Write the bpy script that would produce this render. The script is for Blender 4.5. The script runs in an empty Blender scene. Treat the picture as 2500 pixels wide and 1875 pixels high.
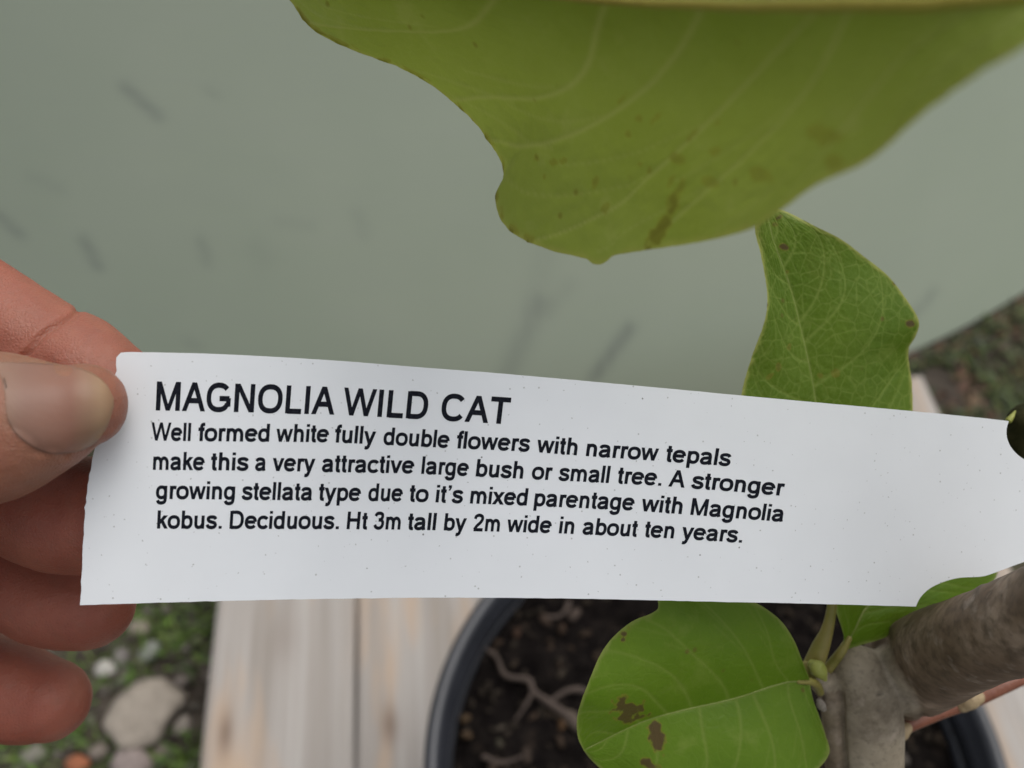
import bpy, bmesh, math, random
import numpy as np
from mathutils import Vector, Matrix, noise
from mathutils.bvhtree import BVHTree
S = bpy.context.scene
COL = S.collection
random.seed(4); RNG = np.random.default_rng(4)

# ------------------------------------------------------------------ camera
H = 0.69
cd = bpy.data.cameras.new("camera"); cam = bpy.data.objects.new("camera", cd); COL.objects.link(cam)
cam.location = (0, 0, H); cam.rotation_euler = (math.radians(36), 0, math.radians(-5.8))
cd.sensor_width = 36; cd.lens = 18 * 2165 / 1250
cd.clip_start = 0.005; cd.clip_end = 200
cd.dof.use_dof = True; cd.dof.focus_distance = 0.1455; cd.dof.aperture_fstop = 15
S.camera = cam
# ------------------------------------------------------------------ sky and sun (overcast)
SUN_EL, SUN_AZ = 66, 55          # azimuth clockwise from +Y
w = bpy.data.worlds.new("World"); S.world = w; w.use_nodes = True
nt = w.node_tree; bg = nt.nodes["Background"]
sky = nt.nodes.new("ShaderNodeTexSky"); sky.sky_type = 'NISHITA'; sky.sun_disc = False
sky.sun_elevation = math.radians(SUN_EL); sky.sun_rotation = math.radians(SUN_AZ)
sky.air_density = 1.0; sky.dust_density = 4.0; sky.ozone_density = 1.0
hs = nt.nodes.new("ShaderNodeHueSaturation"); hs.inputs['Saturation'].default_value = 0.18
nt.links.new(sky.outputs[0], hs.inputs['Color']); nt.links.new(hs.outputs[0], bg.inputs[0])
bg.inputs[1].default_value = 0.135
sl = bpy.data.lights.new("sun", 'SUN'); sl.energy = 1.1; sl.angle = math.radians(50); sl.color = (1, .97, .93)
so = bpy.data.objects.new("sun", sl); COL.objects.link(so)
sd = Vector((math.sin(math.radians(SUN_AZ)) * math.cos(math.radians(SUN_EL)), math.cos(math.radians(SUN_AZ)) * math.cos(math.radians(SUN_EL)), math.sin(math.radians(SUN_EL))))
so.rotation_euler = sd.to_track_quat('Z', 'Y').to_euler(); so.location = (1, -1, 3)
S.view_settings.view_transform = 'Standard'; S.view_settings.look = 'None'
S.view_settings.exposure = 0.27; S.view_settings.gamma = 1.0

# ------------------------------------------------------------------ geometry helpers
F = 2165.0
RM = np.array(cam.rotation_euler.to_matrix()); CP = np.array([0, 0, H])
def P(px, py, d):
    """point at photo position (2500 x 1875) and depth d metres"""
    px, py, d = np.broadcast_arrays(np.asarray(px, float), np.asarray(py, float), np.asarray(d, float))
    v = np.stack([(px - 1250) / F, -(py - 937.5) / F, -np.ones_like(px)], -1) * d[..., None]
    return CP + v @ RM.T
def G(px, py, z):
    v = RM @ np.array([(px - 1250) / F, -(py - 937.5) / F, -1]); return CP + v * ((z - H) / v[2])
def proj(p):
    q = (np.asarray(p) - CP) @ RM
    return 1250 + F * q[..., 0] / -q[..., 2], 937.5 - F * q[..., 1] / -q[..., 2]
def cr(pts, n):
    """Catmull-Rom through pts, n samples, chord-length parameter"""
    p = np.asarray(pts, float)
    c = np.r_[0, np.cumsum(np.linalg.norm(np.diff(p[:, :3] if p.shape[1] > 3 else p, axis=0), axis=1) + 1e-9)]
    if p.shape[1] >= 3 and p[:, 0].max() > 50:
        c = np.r_[0, np.cumsum(np.linalg.norm(np.diff(p[:, :2], axis=0), axis=1) + 1e-9)]
    t = np.linspace(0, c[-1], n); k = np.clip(np.searchsorted(c, t, 'right') - 1, 0, len(p) - 2)
    m = np.zeros_like(p)
    m[1:-1] = (p[2:] - p[:-2]) / (c[2:] - c[:-2])[:, None]
    m[0] = (p[1] - p[0]) / (c[1] - c[0]); m[-1] = (p[-1] - p[-2]) / (c[-1] - c[-2])
    h = (c[k + 1] - c[k])[:, None]; u = ((t - c[k])[:, None]) / h
    return (2*u**3-3*u**2+1)*p[k] + (u**3-2*u**2+u)*h*m[k] + (-2*u**3+3*u**2)*p[k+1] + (u**3-u**2)*h*m[k+1]

def mesh(name, verts, faces, mats=(), parent=None, smooth=True, attrs=None):
    me = bpy.data.meshes.new(name)
    me.from_pydata(np.asarray(verts, float).tolist(), [], [list(map(int, f)) for f in faces])
    return meshobj(name, me, mats, parent, smooth, attrs)
def meshobj(name, me, mats=(), parent=None, smooth=True, attrs=None):
    for m in (mats if isinstance(mats, (list, tuple)) else [mats]): me.materials.append(m)
    if smooth: me.polygons.foreach_set('use_smooth', np.ones(len(me.polygons), bool))
    for k, a in (attrs or {}).items():
        at = me.attributes.new(k, 'FLOAT', 'POINT'); at.data.foreach_set('value', np.asarray(a, np.float32).ravel())
    me.update()
    o = bpy.data.objects.new(name, me); COL.objects.link(o)
    if parent: o.parent = parent
    return o
def tag(o, label=None, cat=None, group=None, kind=None):
    for k, v in (('label', label), ('category', cat), ('group', group), ('kind', kind)):
        if v: o[k] = v
    return o
def empty(name, label, cat, group=None):
    o = bpy.data.objects.new(name, None); COL.objects.link(o); return tag(o, label, cat, group)

def grid_faces(nu, nv, off=0, wrap=False):
    i = np.arange(nu - 1)[:, None]; j = np.arange(nv if wrap else nv - 1)[None, :]
    j2 = (j + 1) % nv
    return np.stack(np.broadcast_arrays(off + i*nv + j, off + i*nv + j2, off + (i+1)*nv + j2, off + (i+1)*nv + j), -1).reshape(-1, 4)
def tube(pts, rad, ns=16, n=None, caps=True, flat=None):
    """closed swept tube with round ends; pts world, rad world radii (interpolated)"""
    q = np.c_[np.asarray(pts, float), np.asarray(rad, float)]
    if n: q = cr(q, n)
    p, r = q[:, :3], q[:, 3]
    if caps:
        a = np.radians([88, 70, 50, 30, 14])
        d0 = p[0] - p[1]; d0 /= np.linalg.norm(d0); d1 = p[-1] - p[-2]; d1 /= np.linalg.norm(d1)
        p = np.r_[p[0] + d0 * (r[0] * np.sin(a))[:, None], p, p[-1] + d1 * (r[-1] * np.sin(a[::-1]))[:, None]]
        r = np.r_[r[0] * np.cos(a), r, r[-1] * np.cos(a[::-1])]
    t = np.gradient(p, axis=0); t /= np.linalg.norm(t, axis=1)[:, None]
    up = np.array([0.13, .3, .94]); nrm = np.cross(t[0], up); nrm /= np.linalg.norm(nrm)
    V = []; ang = np.linspace(0, 2*np.pi, ns, endpoint=False)
    for i in range(len(p)):
        nrm = nrm - t[i] * nrm.dot(t[i]); nrm /= np.linalg.norm(nrm); b = np.cross(t[i], nrm)
        V.append(p[i] + r[i] * (np.cos(ang)[:, None] * nrm + np.sin(ang)[:, None] * b))
    V = np.concatenate(V); f = [list(x) for x in grid_faces(len(p), ns, 0, True)]
    f.append(list(range(ns))[::-1]); f.append([len(V) - ns + i for i in range(ns)])
    return V, f
def join(parts):
    V, Fc, o = [], [], 0
    for v, f in parts:
        V.append(np.asarray(v)); Fc += [[i + o for i in x] for x in f]; o += len(v)
    return np.concatenate(V), Fc
def chain(c):     # (px,py,depth,radius px) -> world pts, world radii
    c = np.asarray(c, float); return P(c[:, 0], c[:, 1], c[:, 2]), c[:, 3] * c[:, 2] / F
def remeshed(parts, voxel, smooth):
    v, f = join(parts); me = bpy.data.meshes.new('tmp'); me.from_pydata(v.tolist(), [], f); me.update()
    o = bpy.data.objects.new('tmp', me); COL.objects.link(o)
    m = o.modifiers.new('r', 'REMESH'); m.mode = 'VOXEL'; m.voxel_size = voxel
    if smooth:
        s = o.modifiers.new('s', 'SMOOTH'); s.iterations = smooth; s.factor = .5
    dg = bpy.context.evaluated_depsgraph_get(); dg.update()
    r = bpy.data.meshes.new_from_object(o.evaluated_get(dg))
    bpy.data.objects.remove(o); bpy.data.meshes.remove(me)
    return r
def coords(me):
    a = np.empty(len(me.vertices) * 3, np.float32); me.vertices.foreach_get('co', a); return a.reshape(-1, 3).astype(float)
def normals(me):
    a = np.empty(len(me.vertices) * 3, np.float32); me.vertex_normals.foreach_get('vector', a); return a.reshape(-1, 3).astype(float)
def setco(me, c): me.vertices.foreach_set('co', np.asarray(c, np.float32).ravel()); me.update()
def fbm(p, sc, oct=4, seed=0):
    return np.array([noise.fractal(Vector((x*sc + seed, y*sc, z*sc)), 1.0, 2.0, oct) for x, y, z in p])

# ------------------------------------------------------------------ material helper
class M:
    def __init__(s, name, rough=.5, spec=.5):
        s.m = bpy.data.materials.new(name); s.m.use_nodes = True
        s.t = s.m.node_tree; s.b = s.t.nodes['Principled BSDF']; s.out = s.t.nodes['Material Output']
        s.b.inputs['Roughness'].default_value = rough; s.b.inputs['Specular IOR Level'].default_value = spec
        s.co = s.t.nodes.new('ShaderNodeTexCoord').outputs['Object']
    def n(s, typ, **kw):
        x = s.t.nodes.new(typ)
        for k, v in kw.items(): setattr(x, k, v)
        return x
    def put(s, sock, v):
        if isinstance(v, bpy.types.NodeSocket): s.t.links.new(v, sock)
        elif v is not None: sock.default_value = v if not (isinstance(v, (tuple, list)) and len(v) == 3 and len(sock.default_value) == 4) else (*v, 1)
    def map(s, scale, rot=(0, 0, 0)):
        x = s.n('ShaderNodeMapping'); x.inputs['Scale'].default_value = scale; x.inputs['Rotation'].default_value = rot
        s.put(x.inputs[0], s.co); return x.outputs[0]
    def noise(s, sc, det=4, rough=.55, vec=None, dist=0):
        x = s.n('ShaderNodeTexNoise'); s.put(x.inputs['Vector'], vec or s.co)
        x.inputs['Scale'].default_value = sc; x.inputs['Detail'].default_value = det; x.inputs['Roughness'].default_value = rough
        x.inputs['Distortion'].default_value = dist; return x.outputs['Fac']
    def vor(s, sc, feat='F1', vec=None, out='Distance'):
        x = s.n('ShaderNodeTexVoronoi', feature=feat); s.put(x.inputs['Vector'], vec or s.co); x.inputs['Scale'].default_value = sc
        return x.outputs[out]
    def ramp(s, f, stops):
        x = s.n('ShaderNodeValToRGB'); e = x.color_ramp.elements
        while len(e) < len(stops): e.new(.5)
        for i, (p, c) in enumerate(stops):
            e[i].position = p; e[i].color = (*c, 1) if isinstance(c, (tuple, list)) else (c, c, c, 1)
        s.put(x.inputs[0], f); return x.outputs[0]
    def mix(s, f, a, b, mode='MIX'):
        x = s.n('ShaderNodeMix', data_type='RGBA', blend_type=mode)
        s.put(x.inputs[0], f); s.put(x.inputs[6], a); s.put(x.inputs[7], b); return x.outputs[2]
    def math(s, op, a, b=None):
        x = s.n('ShaderNodeMath', operation=op); s.put(x.inputs[0], a); s.put(x.inputs[1], b); return x.outputs[0]
    def attr(s, name):
        x = s.n('ShaderNodeAttribute', attribute_name=name); return x.outputs['Fac']
    def col(s, c): s.put(s.b.inputs['Base Color'], c); return s
    def bump(s, h, st, dist):
        x = s.n('ShaderNodeBump'); x.inputs['Strength'].default_value = st; x.inputs['Distance'].default_value = dist
        s.put(x.inputs['Height'], h); s.put(s.b.inputs['Normal'], x.outputs[0]); return x.outputs[0]

# ------------------------------------------------------------------ materials
def mat_panel():
    m = M('panel_paint', .5, .3)
    n1 = m.noise(3.2, 4); n2 = m.noise(60, 3, vec=m.map((.25, .25, 2.2)))
    c = m.ramp(n1, [(.3, (.42, .485, .365)), (.7, (.475, .53, .41))])
    c = m.mix(m.math('MULTIPLY', n2, .22), c, (.42, .44, .41))
    c = m.mix(m.attr('scuff'), c, (.10, .10, .125))
    m.col(c); m.bump(n2, .12, .001); return m.m
def mat_tag():
    m = M('tag_plastic', .42, .4)
    v1 = m.vor(900); v2 = m.vor(330)
    sel = m.math('GREATER_THAN', m.noise(1500, 1), .57)
    sp = m.ramp(v1, [(.10, 1.0), (.17, 0.0)]); sp = m.math('MULTIPLY', m.math('MULTIPLY', sp, sel), .55)
    sel2 = m.math('GREATER_THAN', m.noise(420, 1), .60)
    s2 = m.math('MULTIPLY', m.ramp(v2, [(.035, 1.0), (.065, 0.0)]), m.math('MULTIPLY', sel2, .8))
    c = m.ramp(m.noise(70, 3), [(.3, (.715, .735, .755)), (.7, (.745, .765, .785))])
    c = m.mix(sp, c, (.25, .25, .23)); c = m.mix(s2, c, (.06, .055, .05))
    m.col(c); m.bump(m.noise(900, 2), .04, .0002); return m.m
def mat_ink():
    m = M('ink', .7, .08)
    m.col(m.ramp(m.noise(2600, 2), [(.35, (.004, .005, .009)), (.8, (.018, .020, .028))])); return m.m
def mat_skin():
    m = M('skin', .48, .35)
    n1 = m.noise(160, 4); n2 = m.noise(45, 3)
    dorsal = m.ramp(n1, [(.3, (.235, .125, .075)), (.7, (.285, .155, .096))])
    pad_shade = m.ramp(n1, [(.3, (.265, .082, .054)), (.7, (.325, .112, .072))])  # redder finger-pad skin, darkened so the colour also carries finger shade
    c = m.mix(m.attr('pad_shade'), dorsal, pad_shade)
    c = m.mix(m.ramp(n2, [(.42, 0.0), (.75, .6)]), c, (.31, .08, .05))
    c = m.mix(m.ramp(m.noise(420, 5, .7), [(.5, 0.0), (.8, .45)]), c, (.22, .10, .07))
    m.col(c)
    m.b.inputs['Subsurface Weight'].default_value = .35; m.b.inputs['Subsurface Radius'].default_value = (1, .32, .17)
    m.b.inputs['Subsurface Scale'].default_value = .0022
    h = m.math('ADD', m.math('MULTIPLY', m.vor(1700, 'DISTANCE_TO_EDGE'), 1.2), m.noise(700, 3))
    m.bump(h, .42, .0003); return m.m
def mat_nail():
    m = M('nail', .46, .28)
    s = m.attr('along')
    c = m.ramp(s, [(0, (.25, .16, .115)), (.22, (.225, .125, .092)), (.6, (.25, .122, .085)), (.76, (.285, .175, .11)), (.86, (.335, .225, .132)), (1, (.28, .17, .095))])
    c = m.mix(m.math('MULTIPLY', m.noise(220, 4), .45), c, (.27, .14, .10))
    m.col(c); m.b.inputs['Subsurface Weight'].default_value = .25; m.b.inputs['Subsurface Radius'].default_value = (1, .5, .3); m.b.inputs['Subsurface Scale'].default_value = .001
    st = m.noise(60, 2, vec=m.map((1, 1, 1)))
    m.bump(m.math('ADD', m.math('MULTIPLY', m.attr('ridge'), .12), m.noise(900, 2)), .08, .0002); return m.m
def mat_leaf(name, c0, c1, vein, edge, trans, retic, rsc, rough=.42, tcol=None, vst=.7, bcol=(.085, .045, .024)):
    m = M(name, rough, .22)
    n1 = m.noise(60, 4); n2 = m.noise(420, 3)
    c = m.ramp(n1, [(.3, c0), (.72, c1)])
    c = m.mix(m.math('MULTIPLY', n2, .25), c, tuple(x * .6 for x in c0))
    wv = m.n('ShaderNodeMix', data_type='RGBA'); wv.inputs[0].default_value = .0009
    d = m.vor(rsc, 'DISTANCE_TO_EDGE'); d2 = m.vor(rsc * 2.7, 'DISTANCE_TO_EDGE')
    ret = m.math('ADD', m.math('MULTIPLY', m.ramp(d, [(.0, 1.0), (.075, 0.0)]), .7), m.math('MULTIPLY', m.ramp(d2, [(.0, 1.0), (.10, 0.0)]), .3))
    c = m.mix(m.math('MULTIPLY', ret, retic), c, vein)
    c = m.mix(m.math('MULTIPLY', m.attr('vein'), vst), c, vein)
    pale = m.ramp(m.noise(110, 4, .6), [(.60, 0.0), (.72, .35)])
    c = m.mix(pale, c, vein)
    c = m.mix(m.attr('edge'), c, edge)
    bl = m.math('MULTIPLY', m.attr('blotch'), m.ramp(m.noise(650, 4), [(.30, .7), (.55, 1.0)]))
    c = m.mix(m.ramp(m.attr('blotch'), [(0, 0.0), (.18, .7), (.5, .4)]), c, (.20, .17, .025))
    c = m.mix(m.ramp(bl, [(.25, 0.0), (.7, .95)]), c, bcol)
    sp = m.math('MULTIPLY', m.ramp(m.vor(240), [(.06, 1.0), (.16, 0.0)]), m.ramp(m.noise(95, 2), [(.54, 0.0), (.60, .75)]))
    c = m.mix(sp, c, (.12, .065, .018))
    c = m.mix(m.ramp(m.noise(35, 5, .65), [(.56, 0.0), (.74, .22)]), c, (.17, .13, .03))
    m.col(c)
    h = m.math('SUBTRACT', m.math('MULTIPLY', n2, .4), m.math('MULTIPLY', ret, 1.0))
    m.bump(h, .15, .0003)
    tr = m.n('ShaderNodeBsdfTranslucent')
    m.put(tr.inputs[0], m.mix(.6, c, tcol or (c1[0]*1.5, c1[1]*1.5, c1[2]*.7)))
    mx = m.n('ShaderNodeMixShader'); mx.inputs[0].default_value = trans
    m.put(mx.inputs[1], m.b.outputs[0]); m.put(mx.inputs[2], tr.outputs[0]); m.put(m.out.inputs[0], mx.outputs[0])
    return m.m
def mat_plain(name, c0, c1, sc, rough=.5, spec=.4, bump=.3, bsc=None, bd=.001, det=5):
    m = M(name, rough, spec); n = m.noise(sc, det)
    m.col(m.ramp(n, [(.3, c0), (.7, c1)])); m.bump(m.noise(bsc or sc * 3, 4), bump, bd); return m.m
def mat_bark():
    m = M('bark', .65, .25)
    n1 = m.noise(90, 5); n2 = m.noise(520, 5, vec=m.map((.45, 1, 1)))
    grey = m.ramp(n1, [(.28, (.225, .185, .128)), (.5, (.325, .275, .20)), (.72, (.41, .355, .275))])
    grey = m.mix(m.ramp(m.noise(70, 6, .68), [(.46, 0.0), (.66, .75)]), grey, (.12, .092, .062))
    grey = m.mix(m.ramp(m.noise(900, 3), [(.5, 0.0), (.75, .45)]), grey, (.10, .08, .055))
    brown = m.ramp(n1, [(.28, (.095, .060, .036)), (.52, (.185, .130, .086)), (.74, (.36, .275, .205))])
    c = m.mix(m.attr('brown'), grey, brown)
    c = m.mix(m.math('MULTIPLY', m.ramp(n2, [(.42, 0.0), (.68, .75)]), m.math('ADD', m.math('MULTIPLY', m.attr('brown'), .75), .2)), c, (.070, .050, .032))

    c = m.mix(m.ramp(m.noise(240, 3), [(.58, 0.0), (.75, .55)]), c, (.40, .33, .27))
    c = m.mix(m.attr('scar'), c, (.05, .035, .028))
    m.col(c); m.bump(n2, .12, .0005); return m.m
def mat_wood():
    m = M('weathered_wood', .75, .2)
    oi = m.n('ShaderNodeObjectInfo').outputs['Random']
    ad = m.n('ShaderNodeVectorMath', operation='ADD'); m.put(ad.inputs[0], m.co)
    cb = m.n('ShaderNodeCombineXYZ'); m.put(cb.inputs[0], m.math('MULTIPLY', oi, 7.0)); m.put(cb.inputs[2], m.math('MULTIPLY', oi, 3.0)); m.put(ad.inputs[1], cb.outputs[0])
    def mp(sc):
        x = m.n('ShaderNodeMapping'); x.inputs['Scale'].default_value = sc; m.put(x.inputs[0], ad.outputs[0]); return x.outputs[0]
    g1 = m.noise(1, 5, vec=mp((75, 3.2, 40)), dist=.6); g2 = m.noise(1, 4, vec=mp((320, 9, 90)), dist=.3); g3 = m.noise(1, 3, vec=mp((28, 4.5, 20)))
    c = m.ramp(g1, [(.25, (.235, .205, .175)), (.5, (.335, .305, .278)), (.75, (.425, .40, .378))])
    c = m.mix(m.ramp(g2, [(.4, 0.0), (.75, .45)]), c, (.24, .215, .195))
    c = m.mix(m.ramp(g3, [(.50, 0.0), (.64, .85)]), c, (.43, .315, .225))
    c = m.mix(m.attr('knot'), c, (.15, .10, .072))
    m.col(c); m.bump(m.math('ADD', g1, g2), .4, .001); return m.m
def mat_vcol(name, rough=.7, sc=300, spec=.3, trans=0):
    m = M(name, rough, spec)
    x = m.n('ShaderNodeAttribute', attribute_name='tint')
    c = m.mix(m.math('MULTIPLY', m.noise(sc, 4), .7), x.outputs['Color'], (.05, .04, .03))
    m.col(c); m.bump(m.noise(sc * 2, 3), .4, .001); return m.m
def mat_ground():
    m = M('earth', .9, .2)
    n = m.noise(38, 6); n2 = m.noise(160, 5)
    c = m.ramp(n, [(.3, (.030, .024, .018)), (.55, (.085, .070, .055)), (.75, (.15, .13, .11))])
    c = m.mix(m.ramp(m.noise(14, 4), [(.48, 0.0), (.62, .8)]), c, (.045, .065, .016))
    c = m.mix(m.math('MULTIPLY', n2, .5), c, (.04, .03, .025))
    m.col(c); m.bump(n2, .8, .006); return m.m
def mat_soil():
    m = M('potting_soil', 1.0, .03)
    n = m.noise(120, 6)
    m.col(m.ramp(n, [(.35, (.005, .004, .004)), (.6, (.011, .009, .008)), (.78, (.03, .022, .017))])); m.bump(m.noise(260, 5), 1.0, .004); return m.m
PANEL, TAG, INK, SKIN, NAIL, BARK, WOOD, GROUND, SOIL = mat_panel(), mat_tag(), mat_ink(), mat_skin(), mat_nail(), mat_bark(), mat_wood(), mat_ground(), mat_soil()
LEAF_U = mat_leaf('leaf_underside', (.225, .290, .046), (.295, .365, .082), (.42, .43, .15), (.36, .34, .10),   .50, .12, 700, .55, vst=.8, bcol=(.10, .050, .014))
LEAF_T = mat_leaf('leaf_top_bright', (.082, .150, .010), (.125, .200, .018), (.22, .29, .06), (.36, .37, .10), .30, .55, 360, vst=.6)
LEAF_B = mat_leaf('leaf_top_smooth', (.100, .190, .011), (.145, .245, .018), (.23, .29, .06), (.24, .28, .07), .25, .10, 420, .38, vst=.42)
MIDRIB = mat_plain('midrib', (.26, .215, .022), (.33, .28, .04), 200, .6)
PETIOLE = mat_plain('petiole_skin', (.20, .20, .04), (.30, .24, .07), 160, .45)
BUD = mat_plain('bud_skin', (.24, .27, .05), (.33, .34, .08), 220, .45)
TWIG = mat_plain('twig_bark', (.16, .055, .032), (.24, .09, .05), 240, .45)
TWIGN = mat_plain('twig_node', (.30, .22, .12), (.38, .29, .17), 300, .6)
POT = mat_plain('pot_plastic', (.018, .0195, .024), (.028, .030, .037), 40, .38, .5, .15, 900, .0004)
CHIP = mat_vcol('chips', .9, 500, .05); STONE = mat_vcol('stone', .8, 130); GRASS = mat_vcol('grass_blade', .5, 60); LITTER = mat_vcol('litter', .7, 120)
ROOT = mat_plain('root_skin', (.042, .03, .023), (.075, .054, .043), 300, .8)

# ------------------------------------------------------------------ ground
GZ = -0.13
def ground():
    n = 160; xs = np.linspace(-1.3, 1.7, n); ys = np.linspace(-.6, 1.6, n)
    X, Y = np.meshgrid(xs, ys, indexing='ij'); p = np.stack([X, Y, np.zeros_like(X)], -1).reshape(-1, 3)
    p[:, 2] = GZ + .006 * fbm(p, 9, 4)
    f = [list(x)[::1] for x in grid_faces(n, n)]
    # outer skirt out to the far ground
    b = [i for i in range(n)]
    ring = [0, n - 1, n * n - 1, n * n - n]
    base = len(p); far = np.array([[-25, -25, GZ], [-25, 25, GZ], [25, 25, GZ], [25, -25, GZ]], float)
    p = np.r_[p, far]
    f += [list(range(0, n))[::-1] + [base, base + 1], [i * n + n - 1 for i in range(n)][::-1] + [base + 1, base + 2],
          list(range(n*n - n, n*n)) + [base + 2, base + 3], [i * n for i in range(n)] + [base + 3, base]]
    o = mesh('ground', p, f, GROUND); o['kind'] = 'structure'
ground()

# ------------------------------------------------------------------ curved grey-green panel
PC, PR = np.array([.05, 1.902]), 1.40
def panel():
    nu, nv = 420, 240
    a = np.linspace(math.radians(-48), math.radians(50), nu); z = np.linspace(GZ + .004, .42, nv)
    A, Z = np.meshgrid(a, z, indexing='ij')
    def shell(R): return np.stack([PC[0] + R*np.sin(A), PC[1] - R*np.cos(A) + .38 * (Z - GZ), Z], -1).reshape(-1, 3)
    front, back = shell(PR), shell(PR - .02)
    px, py = proj(front); sc = np.zeros(len(front))
    for x0, y0, x1, y1, wd, s in [(305,213,385,282,15,.42), (-12,520,48,572,14,.36), (206,588,238,648,15,.42), (491,588,506,636,14,.27),
            (80,432,145,460,16,.12), (1537,802,1452,918,16,.55), (1318,735,1240,910,26,.30), (2278,715,2232,768,12,.30), (680,542,760,552,16,.10),
            (1335,590,1300,760,34,.10), (508,222,525,232,12,.16), (872,520,890,568,18,.14), (462,835,480,845,14,.16), (620,600,650,640,30,.08), (2010,610,1990,640,12,.10), (1395,690,1340,760,20,.12)]:
        d = np.array([x1 - x0, y1 - y0], float); L = np.hypot(*d); d /= L
        u = (px - x0) * d[0] + (py - y0) * d[1]; v = -(px - x0) * d[1] + (py - y0) * d[0]
        e = np.maximum(np.maximum(-u, u - L), 0)
        sc += .85 * s * np.exp(-(v / wd)**2 - (e / 18)**2) * (.8 + .2 * np.sin(u / 9 + v / 5))
    V = np.r_[front, back]; N = nu * nv
    f = [list(x)[::-1] for x in grid_faces(nu, nv)] + [list(x) for x in grid_faces(nu, nv, N)]
    for i in range(nu - 1):
        for j in (0, nv - 1):
            q = [i*nv + j, (i+1)*nv + j, N + (i+1)*nv + j, N + i*nv + j]; f.append(q if j else q[::-1])
    for i in (0, nu - 1):
        for j in range(nv - 1):
            q = [i*nv + j, N + i*nv + j, N + i*nv + j + 1, i*nv + j + 1]; f.append(q if i else q[::-1])
    o = mesh('panel', V, f, PANEL, attrs={'scuff': np.r_[sc, sc * 0]})
    tag(o, 'smooth grey-green curved panel with faint dark scuffs standing behind the tag', 'panel')
panel()

# ------------------------------------------------------------------ weathered pallet
def box(x0, x1, y0, y1, z0, z1, bev=.002):
    bm = bmesh.new(); bmesh.ops.create_cube(bm, size=1)
    for v in bm.verts: v.co = Vector((x0 if v.co.x < 0 else x1, y0 if v.co.y < 0 else y1, z0 if v.co.z < 0 else z1))
    bmesh.ops.bevel(bm, geom=bm.edges[:], offset=bev, segments=2, affect='EDGES'); return bm
PX = [-.2125, -.0988, .0125, .1235, .2345, .3452, .4480]
YEND = .470
def pallet():
    t = empty('wooden_pallet', 'weathered grey wooden pallet under the black plant pot', 'pallet')
    knots = [(*G(550, 1790, 0)[:2], .005, .016), (*G(952, 1770, 0)[:2], .006, .014), (*G(690, 1560, 0)[:2], .012, .02)]
    st = [.9, .8, .22]
    for k in range(6):
        x0, x1 = PX[k] + .0008, PX[k + 1] - .0008
        n, mth = 26, 150; y0 = -.55; y1 = YEND - (0 if k == 5 else .055 + .004 * (k % 2))
        xs = np.linspace(x0, x1, n); ys = np.linspace(y0, y1, mth)
        X, Y = np.meshgrid(xs, ys, indexing='ij')
        ed = np.minimum(np.minimum(X - x0, x1 - X), np.minimum(Y - y0, y1 - Y))
        Z = -.0022 * np.exp(-ed / .0016) - .0005 + .0005 * np.sin(X * 160 + k)
        X2 = X + .0006 * np.sin(Y * 23 + k * 2) * (np.abs(X - (x0 + x1) / 2) > (x1 - x0) * .47)
        top = np.stack([X2, Y, Z], -1).reshape(-1, 3); bot = top.copy(); bot[:, 2] = -.020
        N = n * mth; V = np.r_[top, bot]
        f = [list(q)[::-1] for q in grid_faces(n, mth)][:]
        f = [q[::-1] for q in [list(x) for x in grid_faces(n, mth)]]
        f = [list(x) for x in grid_faces(n, mth)]
        f = [q[::-1] for q in f]
        f += [list(x) for x in grid_faces(n, mth, N)]
        for i in range(n - 1):
            for j in (0, mth - 1): f.append([i*mth + j, (i+1)*mth + j, N + (i+1)*mth + j, N + i*mth + j])
        for j in range(mth - 1):
            for i in (0, n - 1): f.append([i*mth + j, N + i*mth + j, N + i*mth + j + 1, i*mth + j + 1])
        kn = np.zeros(len(V))
        for (kx, ky, rx, ry), s in zip(knots, st): kn += s * np.exp(-((V[:, 0] - kx) / rx)**2 - ((V[:, 1] - ky) / ry)**2)
        me = bpy.data.meshes.new('plank'); me.from_pydata(V.tolist(), [], f); bm = bmesh.new(); bm.from_mesh(me)
        bmesh.ops.recalc_face_normals(bm, faces=bm.faces[:]); bm.to_mesh(me); bm.free()
        meshobj('plank', me, WOOD, t, True, {'knot': np.clip(kn, 0, 1)})
    for y0 in (-.50, -.05, .375):
        bm = box(PX[0] + .004, PX[-1] - .004, y0, y0 + .075, -.1285, -.0215, .003); me = bpy.data.meshes.new('bearer'); bm.to_mesh(me); bm.free()
        meshobj('bearer', me, WOOD, t, False, {'knot': np.zeros(len(me.vertices))})
pallet()

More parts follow.
